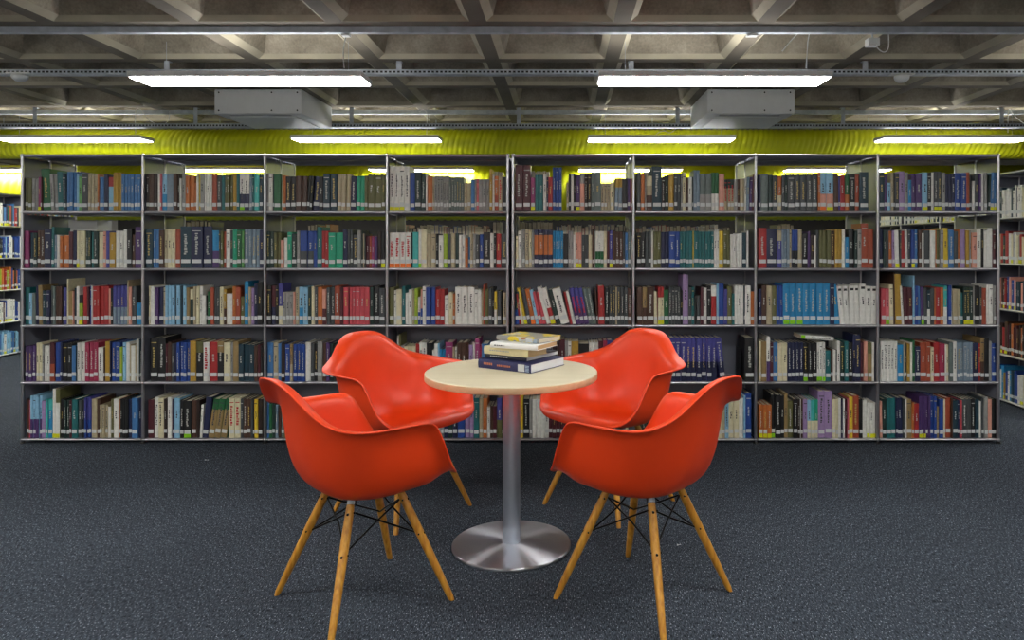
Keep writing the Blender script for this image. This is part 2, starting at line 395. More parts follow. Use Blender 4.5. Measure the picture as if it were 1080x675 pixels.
# ------------------------------------------------------------------ bookshelves
PITCH = .349; Z0 = .03; BW = .75; HD = .25
def shelf(name, loc, rz, nb, label, openrows=(3, 4), detail=True):
    t = empty(name, loc, rz); W = nb*BW; R = .0095; top = Z0+5*PITCH
    for i in range(nb+1):
        x = i*BW; 
        if i == 0: x += R
        if i == nb: x -= R
        for y in (R, HD, 2*HD-R):
            b = MB(); b.tube((x, y, Z0-.005), (x, y, top), R)
            for k in range(6): b.ball((x, y, Z0+k*PITCH-.008), .0125)
            b.build('post', chrome, t)
            b = MB(); b.tube((x, y, 0), (x, y, Z0-.018), .016, .010); b.build('foot', black, t)
        b = MB()
        for k in range(5):
            z = Z0+k*PITCH
            b.box(x-.004, 2*R+.001, z+.003, x+.004, HD-R-.001, z+PITCH-.0215); b.box(x-.004, HD+R+.001, z+.003, x+.004, 2*HD-2*R-.001, z+PITCH-.0215)
        b.build('side_panel', panel, t)
    for k in range(6):
        z = Z0+k*PITCH-.008
        for y in (R, HD, 2*HD-R):
            b = MB()
            for i in range(nb): b.tube((i*BW+.012, y, z), ((i+1)*BW-.012, y, z), R*.9)
            b.build('rail', chrome, t)
        for i in range(nb):
            b = MB(); x0, x1 = i*BW+.011, (i+1)*BW-.011
            b.box(x0, 2*R, z-.002, x1, HD-R, z+.0075); b.box(x0, HD+R, z-.002, x1, 2*HD-2*R, z+.0075)
            b.box(x0, 2*R, z-.012, x1, 2*R+.003, z-.002)
            b.build('shelf_board', panel, t)
    for k in range(5):
        if k in openrows: continue
        for i in range(nb):
            z = Z0+k*PITCH
            b = MB(); b.box(i*BW+.012, HD-.004, z+.004, (i+1)*BW-.012, HD+.004, z+PITCH-.021); b.build('back_panel', panel, t)
    return tag(t, label, 'bookshelf', 'steel tube bookshelves')
SX = -3.326; SY = 4.43
shelf('bookshelf', (SX, SY, 0), 0, 4, 'left half of the long chrome and grey bookshelf behind the table')
shelf('bookshelf', (SX+3.014, SY, 0), 0, 4, 'right half of the long chrome and grey bookshelf behind the table')
shelf('bookshelf', (-6.05, 5.9, 0), math.pi/2, 4, 'bookshelf seen end-on past the left end of the long bookshelf', openrows=())
shelf('bookshelf', (3.39, 8.0, 0), -math.pi/2, 4, 'bookshelf seen end-on past the right end of the long bookshelf', openrows=())

# ------------------------------------------------------------------ books
TOK = re.compile(r'^([a-z]{2})(\d+)(?:/(\d+))?(?:@(-?\d+))?(?:\^([a-z]{2}))?(?:_([a-z]{2}))?(?:\+([A-Z]+))?(?:\*(\d+))?$')
D = {}
D[0] = ["40 1050 ol26/200*2 gr26*2 mg24/190+Y mr12 gn74/120@-22+T gr28/165@-15+T gr28/165@-15 tl48/145@-12 dt26/165@-8+T sb26/145*3 lb20/160 lg30/185 dg48/160 be26/165*3 or14 sb36/190 nv38/165 lb44/190^rd mu22/150*3 sb27/165*6",
"30 1065 db28/160 br46 db30 wh26 pk18 lb44_cy bg60/165 br36/160 db20 wh18/200 gr34/160 or40/180*2 or18/240 wh22/160 ye16 gr40 wh16/165 wh26 wh24/160 ro44/165 dg40/170+T tl30 ol24/165*3 mu34/160 tl28 wh46/155_nv+GT wh46_nv+T bg24/165 tl20/160 tq44/165 dt34",
"10 1060 gr24/160 wh32 dk12 gn56/165 be18/170 or22/175 bk42/185+T*2 br44/180*2 bk22@20*2 nv54/185@25+T bk36 dt58/160+T dt56+T be36/165@8*3 nv48/180@8+T em36/180@10*2 ol28 ol56/165*2 ol30",
"30 1070 wh46/95+YT*3 wh44/95+T bl44/150 dk56/145+T dk40/150+T wh16/180 or44/180 be16 gr26/180+T*5 gg22/190+T*6 be30/240*2 sb34/210 gr16 pk20/205 gr34/210 gr30*2 mu26/120 wh18/170 or36/180_ro be34/175+R bk44/190",
"25 1075 mr66/85+T*2 mg38/195+Y tl34/170*2 wh28/165 nv16/190 rd36/190 bl26/105*3 .40 be18/240 bk20/165 wh22 bk18 pp36/170+Y sa38/155^gr db28/160+T db28+T gg28/150 gg56 be26/245+T*3 cr32/240 bg34/200@14^mu*2 bk46/205 pp24 ro34",
"15 1055 dg36/150 or34/165 gr16 be50/180^cr_br dt84/95+T db30/190+T dk32/175 mu46/165 dg30/160*2 gr16 cr30/150 br20/195 wh34/190 dk10 bg28/130*2 gg54/160_gr gg50_gr gn30/150_wh gn34_wh sa48/165 be28/210^dk+R*3 gr30/210 br22 be38/205 wh16/190@8 bg26@8 pp22@10 mr30/170@10",
"5 975 nv20/170 gg60/165 dk34/170 dg40/175+T or34/180_cr dg24 dk24/165 dg58/165+T dg40+T dg50+T dg46+T dg44+T or20/150 lb50/150_sa+O lb56/150_sa+Y br38/160 pb16/180 rd40/175@-8 gn34/165_or bk44/165+T ro34/165 dt72/145+T",
"5 1045 dt46/150 pp24/160 lb30/240 be24/150 bk10 dg36/160+T lv50/140 gr30/150 cy30/215 pp36/160 pp50/165 lb48/150+Y bk36/150+T wh22 dg34/140+TY*2 gr30/150 nv28/160*3 bl46/155+T*2 ro30/150 bk24/170 wh24/225 dg30/160 pp20 wh26/155 gr30/150 dk20/170@12 sb32/150@14+YT*2"]
D[1] = ["30 1065 mg40/165 dt34/180 dk34+T br30/160+T br36+T nv60/150 tl26/130 bg24/200 wh22 or28/210 or50/205 mr36/170 nv36/160 cr26/165+Y cr44+T dk26/165+T dk24+T tl24/175 dk40/170+T cr40/175 sa26/170 pb34/165 mu52/180 wh32/165*2 wh36/150 bk44/145 br26/200 pp62/130",
"30 1075 dt62/150+T sb28*2 br44/155+T be34/150 cr32/150*2 ro44/150 dt98/125+T nv100/125+T nv80/125+T cy60/160_pp dg16 ol24/170 ro20/170 wh36/150 dg24/160 em40/150 gn40/165+T lg20 dk10 bg32/150+T*4 nv40/160",
"15 1060 dk34/170+T*2 ol30/180*2 sa24/245 wh36/225 em40/175 dk46/190+T gr28/165 bl64/165_dg bl56/165_dg bl32/165 tl44/130 rd30/165*2 em64/180*2 nv44/150 dg24/150*2 dg40/200+T gr32/160 dk16 be14/190 dg12 mr30/210 ro24/210 mg24/215 pp28/215 db30/170 bk40/170+Y",
"30 1075 wh45/180+RO*4 bk14 tq46/175 wh26/150+G cr46/150 be36/190*2 bk22 wh40/205 lm36/190 dg26/190 be36/185 dk30 wh24/200 wh26/200 or24/230 sb18/220 be24/190 gr22 dg30/200 bl34/195 bk54/175+T wh30/185 bk20 rd40/190 dg56/190+T",
"30 1065 cr22/210 wh36/165 gr30/150+T be34/155+T cr26 gr20 nv43/155+M*4 cy24/165*4 bk46/190 gr24/165 gr22 wh20/200 sa28/180+Y*2 dg32/200*2 cr32/200 br18/150 gr10 wh26/170_gn*3 cr30/170 mr22/170 pb30/160+Y br26/160 br34/170+T*2 dg20/170 sb24/180 gg30/170 wh20/210",
"15 1000 bk34/180+T*2 dg24/170*2 wh16/160 ol30/170*2 nv32/175*2 bl50/170 bl36/170+T tl24/170*3 tl30/165 ye8 tl40/165 tl24/170*5 wh20/150*2 ye34/165 ol28/160*2 wh22/195+N wh24+N wh24+N wh24/185+N dt34/180 wh16/165+N",
"5 1020 rd70/140+T nv90/150+T pb40/160^be bg22/150*3 be20/150 bl26/155_bk*2 be36/150 bk46/185+T pp26/170 db30/200 wh16/205+N dg26/160 ol30/160 ol36/160*2 br32/165+T mu32/150*2 wh26/150 cy32/220 bk46/150 dk26/165 gr34/150 ro60/100 ro44/150",
"10 1030 nv30/150 dk24/160 dg24 or30/165@-8 lv22/160@-6 wh36/160@-8+Y dg16 rd36/165@-8 wh20/150@-8 dg24/160 bl30/155+Y sb30/155 br30/160 wh18/185 dg50/160 wh44/160+N or10/150 ol30/155 gr28/155 ye42/140@-6 sb46/155+T dg34/170 or20/150 lv42/150 mu30/160 gr16 or10/180 sa40/180 wh36/145+N bk24 wh26/165+N wh46/140+N mr24/160"]
D[2] = ["30 1065 tl44/165 lb30/215 gg34/215+N nv30/150 tn40/145@-10 dt34/190 nv36/190 dg28/150 gg26/155 br30*2 nv16 pb24/165 cr14/90 tn50/195 sa10 dt26/170 wh28/155 lm38/230^bk+Y rd40/160 mr20 bl20/150 wh14/150+N rd44/155 rd22 rd38 rd44 sa22/175 bk26/170 pb34/150_bg*4 be14/100 sa30/160 dg44/155 cy60/300",
"60 1060 cr16/150 wh36/155+N pp30/165 nv40/165 be20/165 lb26/150*3 dt16 lb34/150 dt22 lb28/150 tn30/165 dk30/180^cr be24/155 cr26 wh28/155+T wh30/235+N bk12 gn26/200 ro32/165 dg24/160*2 cr32/160+T mu24/180_br wh52/220+N or30/155 ro40/160 ol34/245 cy34/110 be24/160 lv24/170 nv30/130 bk44/120",
"15 1060 bk40/150+T mr34/150_nv bk24/150 pb36/130_cr gr30/205*3 sa16/205 be30/165+T lb36/160_cy lb40/165+T dk28/160 cr28/155 dg28/160+T or38/160 sa34/180_mr dg34/165+T*2 ro44/150+T mr26/160 cp44/165 mr6 cp28 cp24 cp40*3 dk34/160 bk48/150+T dg50/170+T",
"30 1065 ol44/165@-4 wh20/190 cr46/180 tl30/155 wh28/215+N wh30/185+N be20 lm30/175 wh22/250_bl sa20/180_bl wh30/155+N bl40/165*2 rd6 rd38/180*2 wh34/235+N cr36/210+N or20/220 wh56/160+NT*3 wh30/185+N*2 be14/180 ro18/140 ol30/180 dg30/170 bk20 ye24/200_wh dg34/200 .14 be36/210+T",
"25 1050 dt34/200_bl rd16/220@-30 cr24/205@-55 ye26/165@-70+Y dg30/170@-60 or36/175@-60+O lb26/185@-60 cp30/200@-70 cp30/200@-65 wh34/155@-90+N wh40/165@-90_rd+Y dk40/180@-75 wh70/170@-90+T rd22/200@-60 wh28/195@-70 pb34/165@-65_pp+R*3 gg30/170@-60+T*2 br14/170@-20 rd50/150@-6 bk36/165+T dg24/160+T*2 be14 dg28/160+T*3 br30/175+T",
"15 1065 br50/160 tn36/160_br br60/160+T cr30/200@-8 cr26/160^rd+Y*2 gn40/185@-4 dg24/160+T*4 bk20/190 lv44/50 dg30/165 tl22/160 bk20/240 dg30/235 mr26/165 wh28/170 bk36/150 rd44/145^wh lb20/130 bl40/130 pb30/180 ol38/155 tl22/220 wh26/150+N*3 dt10 wh46/150+NT or44/200",
"5 1050 nv28/180 br40/145 be44/150+N ol36/150 bl26/145*2 cy54/130+GT*3 cy54/130+T*4 nv38/130 cy44/140@-30 wh40/155@-30+ND wh40/155@-20+ND wh44/150@-8+ND wh36/150@-8+ND wh50/135@-4+ND wh44/155+ND*2",
"25 1050 cp40/175 pk34/175+G cr34/140@-5 br16/35 mu52/48@-10 wh20/150@-20 mr38/165@-8*2 lb18/60 bl30/150 sb24/155@-6 pp26/160@-6+G dg30/170@-6 dt26/190_wh dg34/170 or16/170 rd40/165 or26/165 tq34/150_wh bl30/145 wh12 be44/180 be24/180 tl24/210 dk30/160+YT*3 gr12/140 bk44/150 dg20/160 ro36/170 wh26/140+N wh34/140+N gr22/150 mr16"]
D[3] = ["40 1065 pp28/180+T*3 cr26/155*2 gr18/170 wh26/180*2 mr44/150_ro bl40/150 nv20/150 bk40/160*2 sb40/180 dt4 wh34/155+TN*2 cm38/150+T*3 wh46/195@-3+T br14/195 mu40/140 nv12 bl36/150+T*2 lm24/190 lb28/150 wh30/150+N be14/170 wh36/180+N be14 wh18/120+N dt10 gr20/225",
"70 1065 bk64/110+T bk64/105+T mr22/160 br30/145 dg22/160 nv20/160 bl28/150+T*4 mu50/135 bk60/140^ol wh50/150+R rd66/145 bk58/140^tn cr54/150 gr20/150 tn46/140 dt44/165 dt44/170*2 br30/180 mr24/170 bk20/180",
"20 1055 sb48/150 be40/150 sb30/160 db30/155 bl40/165+T tn24/160_be bl34/165+T*3 wh42/150+N dg30/160 bk30/160+T gr40/140 br30/155 pp30/150+T dk28/160 bk60/170+T gr40/180 br40 bl40 gr30 be36 dk40 mr30 wh34 nv40 tn34",
"100 1060 wh14/95 ol20/80 gr30/180 cr34/185+T*3 rd34/165 wh32/150+T*2 bk50/155 wh20/220 wh30/160 lb18/160 cy26/210*2 mg66/150 be20/190 wh18/190 br44/150*2 br20 lv34/170+N wh22/150 mg40/115 cm20/170 sb60/160 bl60/200 gr60/170 nv40/160",
"30 1060 gr60/170 br40/150 bk60/160*3 db36/130 br20/150 mr40/120 gr24/135 wh24/140 mu56/140 bk80/160 wh24/150+T*3 mr36/140 cm30/130 wh40/130^pb rd34/150 sa40/150 be40 dk40",
"20 1050 dg40/180 br40 wh30/150*2 be34 dk30/170 wh30/170 wh30/165 pb41/110_nv+T*9 .24 pb46/110@-42_nv+T .150 bk76/105+T",
"10 1025 cr18/140 tn46/140 wh30/100_pp+N mr28/150 sb40/150 cr40/155*2 nv33/150+T*4 bk38/155+TG bk38/155+T*2 wh24/150+TG*3 tl44/220 br20/210 wh26/215+N bk10 wh28/140+N dk34/150+T tl32/140+T bk34/150+T nv26/80 nv46/85+T mr24/150 sa30/140 tn36/150^ol wh20/150+N",
"15 1040 wh30/140+NT*5 cy50/170 be14/150 dg18/160 mu26/160 wh20/150+N gn24/130 nv46/185+T ro56/150 ro34 cr26/190+T rd50/150 cm46/160 wh14/170 cr24/170 gg34/150 wh34/140+NT bg28/150+T*5 nv50/155+T rd18/160 tn34/110_br bk40/115 gr24/140 bl40/160"]
D[4] = ["50 1060 br16/150 cp14/160 lb24/120_pp*4 lv34/165 tq16/150 cy36/150^tq wh30/60+NY wh36/60^ol+NY bk30/150 dk24/160+T*2 mr20/160 tl48/150 dg30/160 bk24 pb20/140_bl*3 be44/150 br24 be22/200+T*3 wh24/220+N ol26/150 wh44/150+N or10 bk24/150*3 nv30 sb50/140 nv30/150",
"50 1060 mr50/155 wh38/135+NT cr44/140+NT db30/150 wh34/135+N nv22/150 lb44/140 bk34/160+T bk60/165+TG br40/160 db26 wh22/200@15 nv50/130@35 tn50/145@50^gn+T*3 .20 cr46/140+R*2 dg24/150 br30/150+T*2 dg20 bk12 ye30/150@-2 db36/150",
"15 1060 sb20/180 gn24/190 dk24 bg20/200 br24/210 gg24/210 ol30/200 ro30 sb30 dg40/180 br36 bl40 gr30 be36 dk40 mr30 wh34 nv40 tn34 gg30 bk40 sb36 or30 gr30 be30 dk30 nv40 wh30 gr34",
"20 1060 dg40/180 br36 bl40 gr30 be36 dk40 mr30 wh34 nv40 tn34 gg30 wh30/200 gr30/250 nv36 dk36/260 nv40/280 bl60/250 lv40/150 lv30/130 tl44/140 be30/140 or34/145 wh24/220 br24/210 mr30/210 pb44/140_ol bk8 wh24/200",
"35 1060 dg30/160 ye26/110 bk50/150+T gr24/150 wh34/150+N*3 wh30/200 mr30/250*5 mr30/200 dg40/180 br36 bl40 gr30 be36 dk40 mr30 wh34 nv40 tn34 gg30 bk40 cr30 dg34",
"15 1025 dk40/200+T*3 dg40 br36 bl40 gr30 be36 dk40 mr30 wh34 nv40 tn34 gg30 bk40 cr30 dg34 sb30/300 cr34/200*2 be30/180 lb30/160+T cr44/155 cr44/150 wh34/140 lb20/120 bl50/100",
"10 1040 or40/200+YT*3 bk36/110+G bk50/110+T bk36/120 tn34/100 ol50/165+T bk40/150+T db24/150+T wh8 br20 lv40/150 lb34/155_cr tq34/155_cr em34/155_cr lv66/80+T*2 cr34/150 cr24 wh30/145+N nv16 wh20/150+N mr20 pk16/140 ye36/130 ro60/120+T bk34/150 wh40/160+N wh28/180+NY*3",
"10 1040 sa28/170@-4 dk40/150 tl40/140 tl44/140@-3 nv22/140 nv50/140@-3 dg20/150 wh12 tn50/150@-4 or24/180 rd44/190 pp22/125+Y*3 pp22/125*2 bl30/125*2 tn24/215 bl40/150 cr24/150 ro50/140 br16 dt50/160 nv20 cp18 dg50/150+T dg40/150 bk40/150+T dt34/150 wh22/170+N dg24/140 gr36/130 sa36/150 bk50/150"]
CX0 = [20, 148, 278, 406, 540, 670, 800, 928]; K = 1/8.308
def parse(s):
    t = s.split(); a, e = int(t[0]), int(t[1]); out = []; top = 160
    for k in t[2:]:
        if k[0] == '.': out.append(('gap', int(k[1:]))); continue
        m = TOK.match(k)
        if not m: raise ValueError(k)
        c, w, tp, ln, up, lo, fl, rep = m.groups()
        if tp: top = int(tp)
        for _ in range(int(rep or 1)): out.append(dict(c=c, w=int(w), t=top, l=int(ln or 0), up=up, lo=lo, fl=fl or ''))
    tot = sum(o[1] if isinstance(o, tuple) else o['w'] for o in out); sc = (e-a)/tot; x = a
    res = []
    for o in out:
        if isinstance(o, tuple): x += o[1]*sc; continue
        o['x0'] = x; o['x1'] = x+o['w']*sc; x = o['x1']; res.append(o)
    return res
def book_mesh(b, w, h, dep, ci, up=None, lo=None, fl='', rnd=None, label=True, M=None, yoff=0.0):
    """book standing at origin, spine at y=0 facing -y, x from 0 to w"""
    r = rnd or random; t = min(.0026, w*.16); g = .0005
    lv = [(0, .45, BI[lo] if lo else BI[ci]), (.45, .72, BI[ci]), (.72, 1, BI[up] if up else BI[ci])]
    # spine: rounded slightly (5-vertex profile), in up to three colour bands
    prof = [(g, .004), (g+w*.12, .0012), (w/2, 0), (w-g-w*.12, .0012), (w-g, .004)]
    for a, c, mi in lv:
        z0, z1 = a*h, c*h; vs = [(x, y, z0) for x, y in prof]+[(x, y, z1) for x, y in prof]
        b.add(vs, [(i, i+1, 6+i, 5+i) for i in range(4)], mi, True, M)
    b.add([(x, y, h) for x, y in prof], [(0, 1, 2, 3, 4)], BI[ci], False, M)
    topc = BI[up] if up else BI[ci]
    for xa, xb in ((g, g+t), (w-g-t, w-g)): b.box(xa, .004, 0, xb, dep, h, topc, M)
    b.box(g+t, .004, .002, w-g-t, dep-.004, h-.004, M_PAGE, M)
    # printed title: uneven little bars up the spine
    if w > .011:
        pale = ci in ('wh', 'cr', 'be', 'gr', 'lb', 'lg', 'ye', 'sa', 'pk', 'lv', 'tn')
        pm = M_PR if 'R' in fl else (M_PD if pale else (M_PL if r.random() < .75 else M_PG))
        n = 10 if ('T' in fl or 'R' in fl) else (4 if r.random() < .5 else 0)
        zz = h*(.32 if n == 10 else .5); pw = w*(.26 if 'R' not in fl else .45)
        for _ in range(n):
            hh = h*r.uniform(.02, .055); xo = w/2 - pw/2 + r.uniform(-.04, .04)*w
            ww = pw*r.uniform(.6, 1)
            if zz+hh > h*.93: break
            b.box(xo, -.0005, zz, xo+ww, .001, zz+hh, pm, M); zz += hh + h*r.uniform(.006, .02)
        if r.random() < .3 and n: b.box(w*.15, -.0003, h*.88, w*.85, .001, h*.90, pm, M)
    if 'M' in fl: b.box(w*.08, -.0004, h*.34, w*.92, .001, h*.86, BI['or'], M)
    if 'D' in fl: b.box(w*.2, -.0006, h*.88, w*.8, .001, h*.94, BI['bk'], M)
    tg = M_TY if 'Y' in fl else M_TG if 'G' in fl else M_TO if 'O' in fl else None
    if tg: b.box(w*.06, -.0004, .002, w*.94, .0012, .027, tg, M)
    if label and 'N' not in fl and r.random() < .93: lab_mesh(b, w, M, None, r.choice((-.003, 0, 0, .002, .004)))
def lab_mesh(b, w, M=None, mi=None, zo=0):
    b.box(w*.1, -.0008, .029+zo, w*.9, .0014, .051+zo, M_LAB if mi is None else mi, M)
# occlusion outlines (in photo pixels) used only to pick the 300 books that show largest
POLY = [[(275,400),(345,392),(360,362),(392,348),(430,362),(470,378),(540,360),(600,360),(650,365),(690,347),(712,375),(700,410),(770,395),(778,410),(750,470),(570,470),(300,470)]]
def inside(x, y):
    c = False; p = POLY[0]; j = len(p)-1
    for i in range(len(p)):
        if (p[i][1] > y) != (p[j][1] > y) and x < (p[j][0]-p[i][0])*(y-p[i][1])/(p[j][1]-p[i][1])+p[i][0]: c = not c
        j = i
    return c
books = []
for row in range(5):
    zr = Z0+(4-row)*PITCH
    for bay in range(8):
        rs = parse(D[row][bay])
        for n, o in enumerate(rs):
            o['row'] = row; o['bay'] = bay; o['n'] = n; o['N'] = len(rs)
            o['h'] = (490-o['t'])*.0007; o['W'] = (o['x1']-o['x0'])*.0007
            o['X'] = (CX0[bay]+o['x0']*K-PX0)/172.0; o['z'] = zr
            px = CX0[bay]+(o['x0']+o['x1'])/2*K; y0 = 224+60*row
            hid = sum(inside(px, y0-f*o['h']*172) for f in (.1, .5, .9))
            o['area'] = (o['x1']-o['x0'])*(490-o['t'])*(1-hid/3)
            books.append(o)
            o['dep'] = random.uniform(.14, .19)*(1.1 if o['t'] < 120 else 1); o['jit'] = random.uniform(0, .012)
order = sorted(books, key=lambda o: -o['area']); sel = set(id(o) for o in order[:300])
ORD = ['first', 'second', 'third', 'fourth', 'fifth', 'sixth', 'seventh', 'eighth', 'ninth', 'tenth', 'eleventh', 'twelfth']
ROWN = ['top shelf', 'second shelf down', 'middle shelf', 'second lowest shelf', 'lowest shelf']
BAYN = ['leftmost bay', 'second bay from left', 'third bay from left', 'fourth bay from left', 'fourth bay from right', 'third bay from right', 'second bay from right', 'rightmost bay']
def describe(o):
    same = [p for p in books if p['row'] == o['row'] and p['bay'] == o['bay'] and p['c'] == o['c']]
    i = same.index(o); n = len(same); c = NAME[o['c']]
    adj = 'tall ' if o['t'] <= 125 else 'short ' if o['t'] >= 210 else ''
    if abs(o['l']) >= 14: adj = 'leaning '
    if n == 1: s = '%s%s book, the only %s one' % (adj, c, c)
    elif i < n/2: s = '%s%s book, %s %s from left' % (adj, c, ORD[i], c)
    else: s = '%s%s book, %s %s from right' % (adj, c, ORD[n-1-i], c)
    return '%s, %s, %s' % (s, ROWN[o['row']], BAYN[o['bay']])
def bmatrix(o):
    a = math.atan2(o['l']*.0007, o['h'])
    # a leaning book turns about its lower edge on the side it leans to, so it stays on the board
    if a < 0: T = Matrix.Translation((0, 0, 0)) @ Matrix.Rotation(a, 4, 'Y')
    else: T = Matrix.Translation((o['W'], 0, 0)) @ Matrix.Rotation(a, 4, 'Y') @ Matrix.Translation((-o['W'], 0, 0))
    return Matrix.Translation((o['X'], SY+.012+o['jit'], o['z']+.0003)) @ T
stuff = MB()
for o in books:
    if abs(o['l']) > 3: o['jit'] += .0
    w = o['W']/ (1+0) ; h = o['h']
    if o['l']:
        a = abs(math.atan2(o['l']*.0007, h)); w = o['W']*math.cos(a); 
    if id(o) in sel:
        b = MB(); book_mesh(b, w, h, o['dep'], o['c'], o['up'], o['lo'], o['fl'], random, label=False)
        ob = b.build('book', BMATS); ob.matrix_world = bmatrix(o)
        if 'N' not in o['fl']:
            b = MB(); lab_mesh(b, w, None, 0, random.choice((-.003, 0, 0, .001, .004))); b.build('spine_label', BMATS[M_LAB], ob)['label'] = 'small white paper label'
        tag(ob, describe(o), 'book', 'books on the long bookshelf')
    else:
        book_mesh(stuff, w, h, o['dep'], o['c'], o['up'], o['lo'], o['fl'], random, M=bmatrix(o))
# books in the far half of the two open levels, facing the other aisle
def backbooks(row, bay, a, e, hmin, hmax, pal):
    x = a; zr = Z0+(4-row)*PITCH
    while x < e:
        w = random.uniform(20, 42)
        if x+w > e: break
        # far plane: convert by perspective at d = 4.72
        X = (CX0[bay]+x*K-PX0)/F*4.74; W = w*K/F*4.74; h = random.uniform(hmin, hmax)
        M = Matrix.Translation((X+W, SY+2*HD-.02, zr)) @ Matrix.Rotation(math.pi, 4, 'Z')
        book_mesh(stuff, W, h, .18, random.choice(pal), fl='N', M=M); x += w
cream = ['cr', 'cr', 'be', 'tn', 'db', 'bk']
mix = ['bl', 'rd', 'wh', 'nv', 'mr', 'or', 'gr', 'bg', 'pp', 'cr', 'sa', 'dk', 'br']
for bay, a, e, h0, h1, p in ((1, 410, 630, .29, .30, cream), (2, 390, 490, .27, .28, cream), (2, 495, 610, .25, .28, mix), (3, 185, 940, .25, .275, mix), (3, 945, 1035, .29, .295, cream),
        (4, 70, 380, .29, .295, cream), (4, 385, 1020, .25, .28, mix), (5, 30, 850, .25, .275, mix), (6, 160, 320, .27, .28, cream)):
    backbooks(1, bay, a, e, h0, h1, p)
for bay, a, e in ((4, 165, 340), (3, 940, 1035), (0, 520, 560), (5, 80, 250)): backbooks(0, bay, a, e, .27, .28, cream)
# books on the two side runs
allc = ['wh', 'cr', 'be', 'gr', 'dg', 'bk', 'nv', 'bl', 'sb', 'lb', 'tl', 'gn', 'or', 'rd', 'mr', 'br', 'ro', 'mu', 'pp', 'dt', 'wh', 'dg', 'nv']
def siderun(M0, nb, pals):
    for lev in range(5):
        for bay in range(nb):
            x = bay*BW+.03
            while True:
                w = random.uniform(.016, .038)
                if x+w > (bay+1)*BW-.04: break
                h = random.uniform(.20, .25); pal = pals[lev]
                book_mesh(stuff, w, h, random.uniform(.14, .18), random.choice(pal), fl='Y' if random.random() < .2 else '', M=M0 @ Matrix.Translation((x, .014+random.uniform(0, .01), Z0+lev*PITCH+.0003)))
                x += w
siderun(Matrix.Translation((-6.05, 5.9, 0)) @ Matrix.Rotation(math.pi/2, 4, 'Z'), 4, [['sb', 'wh', 'lb', 'bk', 'lb'], ['mr', 'dt', 'wh', 'wh', 'bl'], ['or', 'rd', 'bl', 'lm', 'bk'], ['bl', 'wh', 'lb', 'rd', 'bk'], allc])
siderun(Matrix.Translation((3.39, 8.0, 0)) @ Matrix.Rotation(-math.pi/2, 4, 'Z'), 4, [['cy', 'wh', 'mu', 'bl', 'dt'], ['mr', 'db', 'or', 'br', 'rd'], ['rd', 'dt', 'bl', 'sa', 'br'], ['wh', 'dk', 'gr', 'rd', 'cr'], ['wh', 'cr', 'wh', 'dt', 'wh']])
so = stuff.build('books', BMATS)
tag(so, 'all the other smaller and more distant books packed on the bookshelves', 'books', 'books on the long bookshelf', 'stuff')
# ------------------------------------------------------------------ things lying on the shelves
def lying(px0, px1, py, d, z, w, th, c, tilt, label, up=None):
    b = MB(); L = (px1-px0)/172.0
    M = Matrix(((0, 0, 1, 0), (0, 1, 0, 0), (-1, 0, 0, 0), (0, 0, 0, 1)))
    book_mesh(b, th, L, w, c, fl='TG' if c == 'wh' else 'T', M=M)
    o = b.build('book', BMATS); o.location = ((px0-PX0)/172, SY+.02, z); o.rotation_euler = (0, tilt, 0)
    return tag(o, label, 'book', 'books lying flat on the shelves')
lying(846, 881, 356, 0, Z0+PITCH+.286, .15, .024, 'wh', .075, 'white book lying flat across the standing books, second lowest shelf')
b = MB()
def bookend(px, row, label, h=.22, yo=.03, w=.1):
    t = .0018; b = MB(); z = Z0+(4-row)*PITCH+.0002
    b.box(0, 0, 0, t, .11, h); b.box(t, 0, 0, w, .11, t); o = b.build('bookend', black, None, ((px-PX0)/172, SY+yo, z)); return tag(o, label, 'bookend', 'metal bookends')
bookend(784.5, 3, 'upright black bookend beside the black album, second lowest shelf', .19, .09, -.06 if False else .012)
def box_back():
    b = MB(); x0 = XY(83, 4.8); x1 = XY(112, 4.8); z = Z0+3*PITCH
    b.bbox(x0, 4.70, z, x1, 4.86, z+.30, .002); o = b.build('archive_box', whiteplast)
    b = MB(); b.bbox(x0+.03, 4.697, z+.18, x1-.03, 4.6995, z+.25, .0005); b.build('label_plate', whitemetal, o)
    tag(o, 'white box on the far side of the leftmost bay, second shelf down', 'box')
box_back()
# ------------------------------------------------------------------ table
TX, TY, TZ = XY(539.5, 2.93), 2.93, .708
t = empty('cafe_table', (TX, TY, 0))
b = MB(); r = .348; th = .028
b.lathe([(.0001, TZ), (r-.003, TZ), (r-.0008, TZ-.0012), (r, TZ-.003)], 96, 0, smooth=False)
b.lathe([(r, TZ-.003), (r, TZ-th+.003), (r-.003, TZ-th), (.0001, TZ-th)], 96, 1)
b.build('tabletop', [topwood, edgewood], t)
b = MB(); b.tube((0, 0, .012), (0, 0, TZ-th-.006), .0355, n=40, caps=False); b.build('column', steel, t)
b = MB(); b.lathe([(.0001, TZ-th-.006), (.10, TZ-th-.006), (.10, TZ-th-.0005), (.0001, TZ-th-.0005)], 40, smooth=False); b.build('mounting_plate', black, t)
b = MB(); b.lathe([(.034, .018), (.235, .0125)], 128); b.lathe([(.235, .0125), (.239, .0115), (.2405, .009), (.2405, .003), (.238, 0), (.0001, 0)], 128, smooth=True)
b.build('base_disc', spun, t)
tag(t, 'round pale maple cafe table on a steel column and disc base', 'table')
